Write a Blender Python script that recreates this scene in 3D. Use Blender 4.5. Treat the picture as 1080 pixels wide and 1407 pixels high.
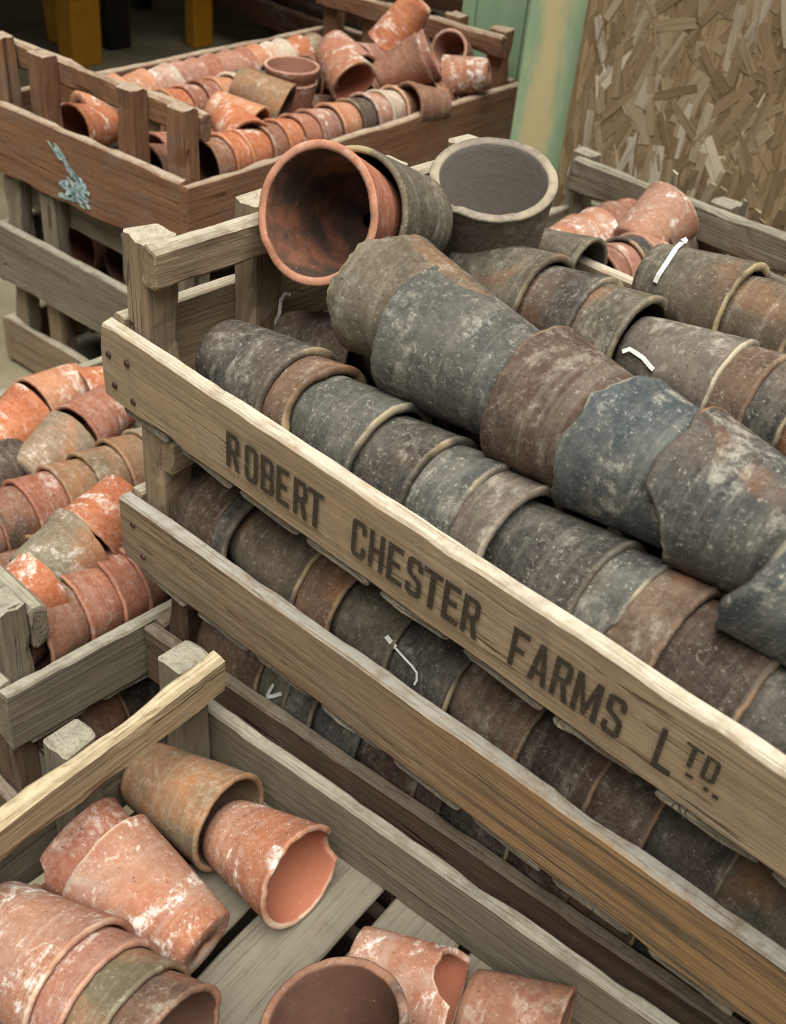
import bpy, bmesh, math, random
from mathutils import Vector, Matrix, noise

for o in list(bpy.data.objects):
    bpy.data.objects.remove(o)
scene = bpy.context.scene
COL = scene.collection
rnd = random.Random(7)


def srgb(r, g, b):
    def f(c):
        c /= 255.0
        return c / 12.92 if c <= 0.04045 else ((c + 0.055) / 1.055) ** 2.4
    return (f(r), f(g), f(b), 1.0)


# ------------------------------------------------------------------ camera
cam_data = bpy.data.cameras.new('camera')
cam = bpy.data.objects.new('camera', cam_data)
COL.objects.link(cam)
right = Vector((0.7168, 0.6917, 0.0872))
up = Vector((-0.4720, 0.3895, 0.7908))
fwd = Vector((-0.5131, 0.6080, -0.6058))
right.normalize()
up = (up - right * up.dot(right)).normalized()
fwd = up.cross(right).normalized()
cam.matrix_world = Matrix(((right.x, up.x, -fwd.x, 0.710),
                           (right.y, up.y, -fwd.y, -0.441),
                           (right.z, up.z, -fwd.z, 1.001),
                           (0, 0, 0, 1)))
cam_data.sensor_fit = 'HORIZONTAL'
cam_data.sensor_width = 36.0
cam_data.lens = 1495.7 / 1080 * 36.0
cam_data.clip_start = 0.02
cam_data.dof.use_dof = True
cam_data.dof.focus_distance = 0.86
cam_data.dof.aperture_fstop = 13.0
scene.camera = cam

# ------------------------------------------------------------------ light
world = bpy.data.worlds.new('shed_daylight')
scene.world = world
world.use_nodes = True
bg = world.node_tree.nodes['Background']
bg.inputs['Color'].default_value = (1.0, 0.98, 0.94, 1)
bg.inputs['Strength'].default_value = 0.17

sun_d = bpy.data.lights.new('skylight', 'SUN')
sun_d.energy = 4.8
sun_d.angle = math.radians(55)
sun_d.color = (1.0, 0.975, 0.92)
sun = bpy.data.objects.new('skylight', sun_d)
COL.objects.link(sun)
sun.rotation_euler = Vector((-0.24, 0.24, -1.0)).to_track_quat('-Z', 'Y').to_euler()

scene.view_settings.view_transform = 'Standard'
scene.view_settings.look = 'None'
scene.view_settings.exposure = 0.50
scene.view_settings.gamma = 1.0
scene.view_settings.use_curve_mapping = False


# ------------------------------------------------------------------ helpers
def tag(o, label=None, cat=None, group=None, kind=None):
    if label:
        o['label'] = label
    if cat:
        o['category'] = cat
    if group:
        o['group'] = group
    if kind:
        o['kind'] = kind
    return o


def link(name, me, mat=None, parent=None, loc=None, rot=None, mw=None):
    o = bpy.data.objects.new(name, me)
    COL.objects.link(o)
    if mat and me and not me.materials:
        me.materials.append(mat)
    if parent:
        o.parent = parent
    if mw is not None:
        o.matrix_local = mw
    else:
        if loc:
            o.location = loc
        if rot:
            o.rotation_euler = rot
    return o


def empty(name, loc, rz=0.0):
    o = bpy.data.objects.new(name, None)
    o.empty_display_size = 0.05
    COL.objects.link(o)
    o.location = loc
    o.rotation_euler = (0, 0, math.radians(rz))
    return o


class NT:
    def __init__(self, name):
        self.mat = bpy.data.materials.new(name)
        self.mat.use_nodes = True
        self.t = self.mat.node_tree
        self.n = self.t.nodes
        self.l = self.t.links
        self.bsdf = self.n['Principled BSDF']
        self.bsdf.inputs['Specular IOR Level'].default_value = 0.25

    def add(self, ty, **kw):
        nd = self.n.new(ty)
        for k, v in kw.items():
            setattr(nd, k, v)
        return nd

    def put(self, sock, v):
        if hasattr(v, 'is_linked') or isinstance(v, bpy.types.NodeSocket):
            self.l.new(v, sock)
        else:
            sock.default_value = v

    def math(self, op, a, b=0.0, clamp=False):
        m = self.add('ShaderNodeMath', operation=op, use_clamp=clamp)
        self.put(m.inputs[0], a)
        self.put(m.inputs[1], b)
        return m.outputs[0]

    def mix(self, fac, a, b, blend='MIX'):
        m = self.add('ShaderNodeMix', data_type='RGBA', blend_type=blend)
        self.put(m.inputs[0], fac)
        self.put(m.inputs[6], a)
        self.put(m.inputs[7], b)
        return m.outputs[2]

    def ramp(self, fac, lo, hi):
        m = self.add('ShaderNodeMapRange', interpolation_type='SMOOTHSTEP')
        self.put(m.inputs[0], fac)
        m.inputs[1].default_value = lo
        m.inputs[2].default_value = hi
        return m.outputs[0]

    def noise(self, vec, scale, detail=4, rough=0.55, dist=0.0):
        m = self.add('ShaderNodeTexNoise')
        self.put(m.inputs['Vector'], vec)
        m.inputs['Scale'].default_value = scale
        m.inputs['Detail'].default_value = detail
        m.inputs['Roughness'].default_value = rough
        m.inputs['Distortion'].default_value = dist
        return m.outputs['Fac']

    def coords(self, sc=(1, 1, 1)):
        tc = self.add('ShaderNodeTexCoord')
        oi = self.add('ShaderNodeObjectInfo')
        r = self.math('MULTIPLY', oi.outputs['Random'], 37.0)
        cb = self.add('ShaderNodeCombineXYZ')
        self.put(cb.inputs[0], r)
        self.put(cb.inputs[1], self.math('MULTIPLY', r, 1.7))
        self.put(cb.inputs[2], self.math('MULTIPLY', r, 0.6))
        va = self.add('ShaderNodeVectorMath', operation='ADD')
        self.l.new(tc.outputs['Object'], va.inputs[0])
        self.l.new(cb.outputs[0], va.inputs[1])
        return va.outputs[0], oi.outputs['Random'], tc.outputs['Object']

    def scaled(self, vec, sc):
        m = self.add('ShaderNodeVectorMath', operation='MULTIPLY')
        self.l.new(vec, m.inputs[0])
        m.inputs[1].default_value = sc
        return m.outputs[0]

    def attr(self, name):
        return self.add('ShaderNodeAttribute', attribute_name=name).outputs['Fac']

    def bump(self, h, strength, dist=0.002, prev=None):
        b = self.add('ShaderNodeBump')
        b.inputs['Strength'].default_value = strength
        b.inputs['Distance'].default_value = dist
        self.put(b.inputs['Height'], h)
        if prev is not None:
            self.l.new(prev, b.inputs['Normal'])
        return b.outputs[0]


def pot_material(name, c1, c2, patch, patch_at, dust, dust_amt, rimcol, rim_amt, inner, rough=0.82, speck=0.5, inner_mix=0.18):
    m = NT(name)
    v, rand, raw = m.coords()
    n1 = m.noise(v, 24, 6, 0.68, 0.3)
    col = m.mix(m.ramp(n1, 0.38, 0.62), c1, c2)
    n0 = m.noise(v, 9, 3, 0.5)
    col = m.mix(m.math('MULTIPLY', m.ramp(n0, 0.40, 0.66), 0.45), col, m.mix(0.5, c1, patch))
    n1b = m.noise(v, 75, 5, 0.65)
    dk = m.mix(1.0, col, (0.55, 0.55, 0.55, 1), 'MULTIPLY')
    col = m.mix(m.math('MULTIPLY', m.ramp(n1b, 0.58, 0.75), 0.55), col, dk)
    n2 = m.noise(v, 13, 3, 0.5, 0.4)
    col = m.mix(m.ramp(n2, patch_at - 0.04, patch_at + 0.17), col, patch)
    ms = m.noise(v, 150, 4, 0.75)
    col = m.mix(m.math('MULTIPLY', m.ramp(ms, 0.40, 0.66), 0.28), m.mix(1.0, col, (0.72, 0.70, 0.68, 1), 'MULTIPLY'), m.mix(0.22, col, dust))
    # turning marks ring the pot: noise squeezed along the axis
    ring = m.noise(m.scaled(v, (6, 6, 160)), 1.0, 4, 0.6)
    col = m.mix(m.math('MULTIPLY', m.ramp(ring, 0.50, 0.72), 0.10), col, dust)
    # lime bloom in streaks and clouds
    n3 = m.noise(m.scaled(v, (1.0, 1.0, 1.9)), 17, 6, 0.68, 0.6)
    n3b = m.noise(v, 110, 6, 0.72)
    bl = m.math('MULTIPLY', m.ramp(n3, 0.52, 0.62), m.ramp(n3b, 0.40, 0.62))
    col = m.mix(m.math('MULTIPLY', bl, dust_amt), col, dust)
    n4 = m.noise(v, 330, 3, 0.7)
    col = m.mix(m.math('MULTIPLY', m.math('MULTIPLY', m.ramp(n4, 0.56, 0.70), m.ramp(n3b, 0.42, 0.60)), speck), col, dust)
    n5 = m.noise(v, 260, 2, 0.6)
    col = m.mix(m.math('MULTIPLY', m.ramp(n5, 0.66, 0.74), 0.6), col, (0.012, 0.010, 0.008, 1))
    sk = m.noise(v, 38, 3, 0.6, 1.4)
    skf = m.math('MULTIPLY', m.math('SUBTRACT', 1.0, m.ramp(m.math('ABSOLUTE', m.math('SUBTRACT', sk, 0.5)), 0.002, 0.012)), m.ramp(n3b, 0.50, 0.60))
    col = m.mix(m.math('MULTIPLY', skf, 0.26), col, dust)
    # interior
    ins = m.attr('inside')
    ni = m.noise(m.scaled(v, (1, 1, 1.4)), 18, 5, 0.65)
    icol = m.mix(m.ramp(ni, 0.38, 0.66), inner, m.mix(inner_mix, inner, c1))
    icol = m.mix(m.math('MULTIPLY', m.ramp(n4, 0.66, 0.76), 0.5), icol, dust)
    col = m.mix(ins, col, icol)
    # worn lip
    rim = m.attr('rim')
    nr = m.noise(v, 60, 4, 0.6)
    nq = m.noise(v, 16, 3, 0.6)
    rf = m.math('MULTIPLY', m.ramp(m.math('MULTIPLY', rim, m.math('ADD', nr, 0.35)), 0.35, 0.80), m.math('MULTIPLY', m.math('ADD', m.ramp(nq, 0.46, 0.62), 0.10), rim_amt))
    col = m.mix(rf, col, rimcol)
    m.put(m.bsdf.inputs['Base Color'], col)
    m.bsdf.inputs['Roughness'].default_value = rough
    b = m.bump(m.noise(v, 190, 6, 0.7), 0.35, 0.0012)
    b = m.bump(ring, 0.16, 0.0012, b)
    b = m.bump(n1, 0.25, 0.004, b)
    m.l.new(b, m.bsdf.inputs['Normal'])
    return m.mat


def wood_material(name, dark, mid, light, dust, dust_amt, grain=1.0, stain=None, stain_rng=None, rough=0.85, grey=None):
    m = NT(name)
    v, rand, raw = m.coords()
    wob = m.noise(m.scaled(v, (5, 5, 5)), 1.0, 3, 0.5)
    g1 = m.noise(m.scaled(v, (2.2, 48, 48)), 1.0, 5, 0.6, 0.7)
    g2 = m.noise(m.scaled(v, (5.0, 170, 170)), 1.0, 4, 0.6, 0.5)
    fine = m.noise(m.scaled(v, (11, 520, 520)), 1.0, 4, 0.65, 0.3)
    broad = m.noise(m.scaled(v, (6, 16, 16)), 1.0, 5, 0.65, 0.5)
    blot = m.noise(m.scaled(v, (11, 22, 22)), 1.0, 5, 0.65, 0.8)
    wv = m.add('ShaderNodeTexWave', wave_type='BANDS', bands_direction='Z')
    m.put(wv.inputs['Vector'], m.scaled(v, (0.45, 1, 1)))
    wv.inputs['Scale'].default_value = 30
    wv.inputs['Distortion'].default_value = 11.0
    wv.inputs['Detail'].default_value = 3.0
    wv.inputs['Detail Scale'].default_value = 0.7
    wave = wv.outputs['Fac']
    gcol = grey or m.mix(0.6, mid, (0.19, 0.18, 0.15, 1))
    col = m.mix(m.ramp(broad, 0.32, 0.68), mid, light)
    col = m.mix(m.math('MULTIPLY', m.ramp(blot, 0.48, 0.66), 0.55), col, gcol)
    col = m.mix(m.math('MULTIPLY', m.ramp(g1, 0.50, 0.72), 0.55), col, dark)
    col = m.mix(m.math('MULTIPLY', m.ramp(g2, 0.50, 0.68), 0.40 * grain), col, dark)
    col = m.mix(m.math('MULTIPLY', m.ramp(wave, 0.70, 0.98), 0.16 * grain), col, dark)
    deep = m.mix(1.0, dark, (0.38, 0.34, 0.30, 1), 'MULTIPLY')
    col = m.mix(m.math('MULTIPLY', m.ramp(fine, 0.55, 0.70), 0.42 * grain), col, deep)
    # drying cracks along the grain
    ck = m.noise(m.scaled(v, (1.3, 60, 60)), 1.0, 2, 0.5, 0.35)
    ckd = m.math('ABSOLUTE', m.math('SUBTRACT', ck, 0.5))
    ckf = m.math('MULTIPLY', m.math('SUBTRACT', 1.0, m.ramp(ckd, 0.004, 0.017)), m.ramp(broad, 0.50, 0.62))
    col = m.mix(m.math('MULTIPLY', ckf, 0.85), col, deep)
    # knots, few
    vo = m.add('ShaderNodeTexVoronoi', feature='F1')
    m.put(vo.inputs['Vector'], m.scaled(v, (3.6, 8, 8)))
    vo.inputs['Scale'].default_value = 1.0
    kn = m.math('SUBTRACT', 1.0, m.ramp(vo.outputs['Distance'], 0.03, 0.11))
    col = m.mix(m.math('MULTIPLY', kn, 0.6), col, deep)
    if stain:
        sp = m.add('ShaderNodeSeparateXYZ')
        m.l.new(raw, sp.inputs[0])
        f = m.ramp(m.math('ADD', sp.outputs[0], m.math('MULTIPLY', wob, 0.18)), stain_rng[0], stain_rng[1])
        col = m.mix(m.math('MULTIPLY', f, 0.7), col, m.mix(m.ramp(g2, 0.42, 0.62), stain, dark))
    col = m.mix(m.math('MULTIPLY', rand, 0.30), col, m.mix(0.5, mid, dark))
    # dust settled on faces that point up
    ge = m.add('ShaderNodeNewGeometry')
    sp2 = m.add('ShaderNodeSeparateXYZ')
    m.l.new(ge.outputs['Normal'], sp2.inputs[0])
    dn = m.noise(v, 60, 5, 0.7)
    df = m.math('MULTIPLY', m.ramp(sp2.outputs[2], 0.45, 0.9), m.ramp(dn, 0.15, 0.6))
    col = m.mix(m.math('MULTIPLY', df, dust_amt), col, m.mix(m.ramp(fine, 0.5, 0.7), dust, mid))
    sc = m.noise(m.scaled(v, (60, 240, 240)), 1.0, 3, 0.7)
    col = m.mix(m.math('MULTIPLY', m.ramp(sc, 0.66, 0.76), 0.4), col, dust)
    m.put(m.bsdf.inputs['Base Color'], col)
    m.bsdf.inputs['Roughness'].default_value = rough
    b = m.bump(g1, 0.45 * grain, 0.003)
    b = m.bump(g2, 0.45 * grain, 0.0018, b)
    b = m.bump(fine, 0.5 * grain, 0.0012, b)
    b = m.bump(m.math('SUBTRACT', 1.0, ckf), 0.6, 0.0015, b)
    m.l.new(b, m.bsdf.inputs['Normal'])
    return m.mat


def plain_material(name, c1, c2, scale=20, rough=0.8, bump=0.2, det=5, metal=0.0):
    m = NT(name)
    v, rand, raw = m.coords()
    n = m.noise(v, scale, det, 0.62)
    m.put(m.bsdf.inputs['Base Color'], m.mix(m.ramp(n, 0.35, 0.65), c1, c2))
    m.bsdf.inputs['Roughness'].default_value = rough
    m.bsdf.inputs['Metallic'].default_value = metal
    if bump:
        m.l.new(m.bump(m.noise(v, scale * 5, 5, 0.65), bump, 0.002), m.bsdf.inputs['Normal'])
    return m.mat


S = srgb
DUST = S(196, 190, 172)
WHITE = S(226, 220, 208)
# dark, reduction fired pots
PM = {}
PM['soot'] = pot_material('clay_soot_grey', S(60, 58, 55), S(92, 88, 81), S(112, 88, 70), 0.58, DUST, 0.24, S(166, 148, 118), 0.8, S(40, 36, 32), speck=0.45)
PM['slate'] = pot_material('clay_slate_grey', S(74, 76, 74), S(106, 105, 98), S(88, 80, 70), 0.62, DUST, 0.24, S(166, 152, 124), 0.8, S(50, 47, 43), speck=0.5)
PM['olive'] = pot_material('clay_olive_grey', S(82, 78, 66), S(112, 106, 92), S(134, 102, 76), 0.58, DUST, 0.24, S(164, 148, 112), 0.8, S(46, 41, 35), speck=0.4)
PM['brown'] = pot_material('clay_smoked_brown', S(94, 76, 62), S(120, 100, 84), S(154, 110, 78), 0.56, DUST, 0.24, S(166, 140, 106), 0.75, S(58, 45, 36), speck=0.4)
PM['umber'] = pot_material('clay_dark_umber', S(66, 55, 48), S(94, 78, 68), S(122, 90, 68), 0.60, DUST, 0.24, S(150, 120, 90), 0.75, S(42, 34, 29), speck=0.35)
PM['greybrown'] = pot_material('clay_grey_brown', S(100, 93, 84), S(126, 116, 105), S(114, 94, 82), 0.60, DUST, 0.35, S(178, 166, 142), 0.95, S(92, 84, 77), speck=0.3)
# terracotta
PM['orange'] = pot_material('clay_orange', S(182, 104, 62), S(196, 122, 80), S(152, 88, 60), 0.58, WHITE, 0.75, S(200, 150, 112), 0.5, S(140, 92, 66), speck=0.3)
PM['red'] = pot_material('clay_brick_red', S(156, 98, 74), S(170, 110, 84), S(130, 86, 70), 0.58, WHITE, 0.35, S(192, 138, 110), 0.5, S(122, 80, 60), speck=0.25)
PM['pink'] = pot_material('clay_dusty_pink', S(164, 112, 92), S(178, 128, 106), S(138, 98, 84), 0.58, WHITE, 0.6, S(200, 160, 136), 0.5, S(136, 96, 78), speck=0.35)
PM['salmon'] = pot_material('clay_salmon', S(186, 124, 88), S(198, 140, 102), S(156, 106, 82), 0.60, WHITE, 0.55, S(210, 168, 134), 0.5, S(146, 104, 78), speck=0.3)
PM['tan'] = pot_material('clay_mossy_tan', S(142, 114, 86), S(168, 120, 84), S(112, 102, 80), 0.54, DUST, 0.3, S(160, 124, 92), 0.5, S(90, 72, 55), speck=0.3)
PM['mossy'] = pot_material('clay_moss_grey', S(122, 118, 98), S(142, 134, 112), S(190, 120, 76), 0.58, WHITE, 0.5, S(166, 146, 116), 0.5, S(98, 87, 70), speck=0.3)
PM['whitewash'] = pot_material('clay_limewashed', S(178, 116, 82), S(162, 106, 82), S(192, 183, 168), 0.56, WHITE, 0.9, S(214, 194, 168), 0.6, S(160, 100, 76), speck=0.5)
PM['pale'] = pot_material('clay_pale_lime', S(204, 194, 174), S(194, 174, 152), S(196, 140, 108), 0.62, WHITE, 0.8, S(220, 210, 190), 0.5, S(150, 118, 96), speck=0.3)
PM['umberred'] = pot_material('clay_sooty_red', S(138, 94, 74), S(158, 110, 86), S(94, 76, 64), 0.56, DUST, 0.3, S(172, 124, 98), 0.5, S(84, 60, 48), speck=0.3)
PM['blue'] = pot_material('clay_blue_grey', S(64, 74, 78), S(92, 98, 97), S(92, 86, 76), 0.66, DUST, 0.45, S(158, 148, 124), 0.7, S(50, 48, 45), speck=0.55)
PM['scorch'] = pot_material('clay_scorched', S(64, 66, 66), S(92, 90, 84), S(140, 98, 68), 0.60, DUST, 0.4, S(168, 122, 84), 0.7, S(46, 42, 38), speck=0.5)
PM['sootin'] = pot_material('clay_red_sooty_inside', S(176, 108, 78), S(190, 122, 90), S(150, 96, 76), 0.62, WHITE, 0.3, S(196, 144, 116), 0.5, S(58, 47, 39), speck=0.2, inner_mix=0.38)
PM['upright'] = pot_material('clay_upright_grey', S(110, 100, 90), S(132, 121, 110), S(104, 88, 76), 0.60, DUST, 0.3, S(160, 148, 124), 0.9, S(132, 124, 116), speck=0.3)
COLOURWORD = dict(soot='sooty dark grey', slate='blue-grey', olive='olive grey', brown='smoked brown', umber='dark umber',
                  greybrown='grey-brown', orange='bright orange', red='brick red', pink='dusty pink', salmon='pale salmon',
                  tan='mossy tan', mossy='moss-grey', whitewash='lime-streaked terracotta', pale='lime-white', umberred='sooty red')

WM = {}
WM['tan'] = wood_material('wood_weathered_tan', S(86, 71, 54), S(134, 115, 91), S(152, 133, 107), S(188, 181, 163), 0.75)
WM['letter'] = wood_material('wood_lettered_board', S(96, 79, 60), S(144, 124, 97), S(160, 140, 112), S(196, 189, 171), 0.85, grain=0.8)
WM['amber'] = wood_material('wood_amber_stained', S(82, 67, 50), S(128, 109, 84), S(146, 127, 100), S(172, 170, 160), 0.85, grain=1.2,
                            stain=S(164, 124, 76), stain_rng=(0.36, 0.62))
WM['grey'] = wood_material('wood_grey_olive', S(70, 62, 51), S(116, 106, 88), S(134, 125, 105), S(160, 156, 140), 0.75)
WM['red'] = wood_material('wood_red_brown', S(74, 49, 34), S(118, 83, 59), S(138, 102, 74), S(172, 160, 140), 0.8, grain=0.8)
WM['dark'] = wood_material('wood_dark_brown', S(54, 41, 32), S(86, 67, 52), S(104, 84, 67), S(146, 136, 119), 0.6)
WM['straw'] = wood_material('wood_rough_straw', S(98, 81, 60), S(152, 132, 101), S(172, 153, 120), S(198, 184, 152), 0.8, grain=1.4)
WM['slat'] = wood_material('wood_dusty_slat', S(72, 64, 53), S(108, 99, 84), S(124, 116, 99), S(124, 118, 103), 0.7)
WM['far'] = wood_material('wood_far_timber', S(40, 26, 18), S(70, 46, 32), S(88, 60, 42), S(110, 92, 74), 0.4)

M_IRON = plain_material('rusty_iron', S(58, 46, 40), S(84, 64, 52), 200, 0.6, 0.3, metal=0.4)
M_INK = None
m = NT('stencil_ink')
v, rand, raw = m.coords()
wn = m.noise(raw, 420, 5, 0.7)
wl = m.noise(m.scaled(raw, (30, 30, 260)), 1.0, 3, 0.6)
m.put(m.bsdf.inputs['Base Color'], m.mix(m.ramp(wn, 0.3, 0.7), S(42, 38, 32), S(66, 58, 46)))
m.bsdf.inputs['Roughness'].default_value = 0.9
m.put(m.bsdf.inputs['Alpha'], m.math('MULTIPLY', m.math('SUBTRACT', 1.0, m.math('MULTIPLY', m.ramp(wn, 0.55, 0.68), 0.75)),
                                     m.math('SUBTRACT', 0.96, m.math('MULTIPLY', m.ramp(wl, 0.58, 0.7), 0.5))))
M_INK = m.mat
M_TIE = plain_material('white_plastic', S(226, 226, 222), S(206, 206, 202), 60, 0.5, 0)
M_PAINT = plain_material('pale_teal_paint', S(196, 216, 214), S(140, 178, 180), 90, 0.7, 0.2)


# ------------------------------------------------------------------ mesh builders
def board_mesh(L, t, h, seed, seg=None, wear=0.0011, bev=0.0022, rag=0.0):
    """board lying along +X, thickness along +Y, height along +Z, origin at its lower front corner"""
    rr = random.Random(seed)
    off = Vector((rr.uniform(0, 50), rr.uniform(0, 50), rr.uniform(0, 50)))
    n = seg or max(8, min(70, int(L / 0.011)))
    b = min(bev, t * 0.3, h * 0.3)
    ring = [(b, 0), (t - b, 0), (t, b), (t, h * 0.33), (t, h * 0.66), (t, h - b), (t - b, h), (b, h), (0, h - b), (0, h * 0.66), (0, h * 0.33), (0, b)]
    me = bpy.data.meshes.new('board')
    bm = bmesh.new()
    rows = []
    for i in range(n + 1):
        x = L * i / n
        row = []
        for k, (y, z) in enumerate(ring):
            p = Vector((x, y, z))
            nv = noise.noise_vector(p * 14 + off) * wear
            nv2 = noise.noise_vector(p * 70 + off) * wear * 0.55
            ex = 0.0
            if rag and i in (0, n):
                ex = (noise.noise(p * 160 + off)) * rag
            if k in (0, 1, 2, 5, 6, 7, 8, 11):
                w_ = max(0.0, noise.noise(Vector((x * 22, (y > t / 2) * 3.1, (z > h / 2) * 5.3)) + off) - 0.12) * min(0.010, t * 0.4)
                nv2 = nv2 + Vector((0, (t / 2 - y), (h / 2 - z))).normalized() * w_
            row.append(bm.verts.new((x + ex + (nv.x if 0 < i < n else 0), y + nv.y * 0.6 + nv2.y, z + nv.z + nv2.z)))
        rows.append(row)
    K = len(ring)
    for i in range(n):
        for k in range(K):
            bm.faces.new((rows[i][k], rows[i][(k + 1) % K], rows[i + 1][(k + 1) % K], rows[i + 1][k]))
    for rw, flip in ((rows[0], False), (rows[-1], True)):
        c = Vector((0, 0, 0))
        for vv in rw:
            c += vv.co
        c /= K
        inner = [bm.verts.new(vv.co + (c - vv.co) * 0.12 + Vector(((-0.0012 if not flip else 0.0012), 0, 0))) for vv in rw]
        for k in range(K):
            q = (rw[k], inner[k], inner[(k + 1) % K], rw[(k + 1) % K])
            bm.faces.new(q if not flip else q[::-1])
        bm.faces.new(inner if flip else inner[::-1])
    bmesh.ops.recalc_face_normals(bm, faces=bm.faces)
    bm.to_mesh(me)
    bm.free()
    for p in me.polygons:
        p.use_smooth = False
    return me


def pot_mesh(r, rb, H, t=0.006, seed=0, jag=None, band=False, seg=40, wob=0.012, lip=0.0):
    """axis +Z, base at z=0, mouth at z=H"""
    rr = random.Random(seed * 13 + 5)
    off = Vector((rr.uniform(0, 90), rr.uniform(0, 90), rr.uniform(0, 90)))
    hole = 0.0065
    prof = []  # (radius, z fraction 0..1 (None = absolute z), rim, inside)
    prof.append((hole, 0.0, 0, 0))
    prof.append((rb * 0.72, -0.0005 / H, 0, 0))
    prof.append((rb - 0.0035, 0.0, 0, 0))
    prof.append((rb - 0.0008, 0.0014 / H, 0, 0))
    prof.append((rb + 0.0006, 0.006 / H, 0, 0))
    N = 9
    for i in range(1, N):
        f = 0.06 + (1 - 0.06 - 0.055) * i / (N - 1)
        rad = rb + (r - rb) * f ** 0.96
        prof.append((rad, f, 0, 0))
    if band:
        fb = 1 - 0.015 / H
        prof = [p for p in prof if p[1] < fb - 0.03]
        rbnd = rb + (r - rb) * fb
        prof.append((rbnd, fb - 0.015, 0, 0))
        prof.append((rbnd + 0.0024, fb, 0, 0))
        prof.append((r + 0.0026, 0.955, 0, 0))
        ro = r + 0.0026
    else:
        ro = r
    prof.append((ro, 0.962, 0.15, 0))
    prof.append((ro + 0.0004 + lip, 0.985, 0.9, 0))
    prof.append((ro - 0.0010 + lip, 0.997, 1, 0))
    prof.append((ro - t * 0.5, 1.0, 1, 0.2))
    prof.append((ro - t + 0.0008, 0.995, 1, 0.6))
    prof.append((ro - t, 0.975, 0.25, 1))
    prof.append((ro - t - 0.0005, 0.93, 0, 1))
    for i in range(1, 6):
        f = 0.93 - (0.93 - t * 1.4 / H) * i / 5
        prof.append((rb + (r - rb) * f - t, f, 0, 1))
    prof.append((rb * 0.6, t * 1.1 / H, 0, 1))
    prof.append((hole, t / H, 0, 1))
    me = bpy.data.meshes.new('pot')
    bm = bmesh.new()
    lr = bm.verts.layers.float.new('rim')
    li = bm.verts.layers.float.new('inside')
    rings = []
    ph = rr.uniform(0, 6.28)
    ell = rr.uniform(-wob, wob)
    for (rad, f, a, b) in prof:
        ring = []
        for k in range(seg):
            th = 2 * math.pi * k / seg
            cut = 0.0
            if jag:
                cut = jag(th)
            # small chips everywhere on the lip
            chip = max(0.0, noise.noise(Vector((math.cos(th) * 2.6, math.sin(th) * 2.6, 7.7)) + off) - 0.30) * 0.0035
            zz = f * (H - (cut + chip) * min(1.0, max(0.0, (f - 0.05) / 0.5)))
            rw = rad
            if rad > hole + 1e-5:
                # pot tapers: a chipped lip sits on the narrower wall
                if f > 0.3:
                    rw = rad - (f * H - zz) * (r - rb) / H
                rw *= 1 + ell * math.cos(2 * (th - ph)) * f + 0.010 * noise.noise(Vector((math.cos(th) * 1.5, math.sin(th) * 1.5, f * 2.5)) + off)
            if a > 0.1:
                zz += 0.0009 * noise.noise(Vector((math.cos(th) * 7, math.sin(th) * 7, 3.0)) + off)
            vv = bm.verts.new((rw * math.cos(th), rw * math.sin(th), zz))
            vv[lr] = a
            vv[li] = b
            ring.append(vv)
        rings.append(ring)
    M = len(rings)
    for i in range(M):
        A, B = rings[i], rings[(i + 1) % M]
        for k in range(seg):
            bm.faces.new((A[k], A[(k + 1) % seg], B[(k + 1) % seg], B[k]))
    bmesh.ops.recalc_face_normals(bm, faces=bm.faces)
    bm.to_mesh(me)
    bm.free()
    for p in me.polygons:
        p.use_smooth = True
    return me


def notch(center, width, depth, rough=0.006, seed=0, base=0.0):
    rr = random.Random(seed)
    o = Vector((rr.uniform(0, 40), rr.uniform(0, 40), rr.uniform(0, 40)))

    def f(th):
        d = (th - center + math.pi) % (2 * math.pi) - math.pi
        w = max(0.0, 1 - (abs(d) / width) ** 2)
        j = noise.noise(Vector((math.cos(th) * 1.9, math.sin(th) * 1.9, 0)) + o) * rough * 0.8 \
            + noise.noise(Vector((math.cos(th) * 8, math.sin(th) * 8, 5)) + o) * rough * 0.28 \
            + noise.noise(Vector((math.cos(th) * 22, math.sin(th) * 22, 5)) + o) * rough * 0.16
        return max(0.0, base + depth * w ** 0.6 + j * (1.0 if base else (1 if w > 0 else 0)))
    return f


pot_seed = [0]


def pot(rimc, axis, r, style, label, group=None, H=None, rb=None, t=0.0055, jag=None, band=False, name='clay_pot', seg=40, roll=None, lip=0.0):
    """rimc: centre of the mouth, axis: direction from base to mouth"""
    pot_seed[0] += 1
    s = pot_seed[0]
    rr = random.Random(s * 7 + 1)
    H = H or 2.1 * r
    rb = rb or 0.66 * r
    ax = Vector(axis).normalized()
    base = Vector(rimc) - ax * H
    q = ax.to_track_quat('Z', 'X')
    mw = Matrix.Translation(base) @ q.to_matrix().to_4x4() @ Matrix.Rotation(rr.uniform(0, 6.28) if roll is None else roll, 4, 'Z')
    me = pot_mesh(r, rb, H, t, s, jag, band, seg, lip=lip)
    o = link(name, me, PM[style], mw=mw)
    tag(o, label, 'pot', group)
    return o


ORD = ['first', 'second', 'third', 'fourth', 'fifth', 'sixth', 'seventh', 'eighth', 'ninth', 'tenth', 'eleventh', 'twelfth',
       'thirteenth', 'fourteenth', 'fifteenth', 'sixteenth']


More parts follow.
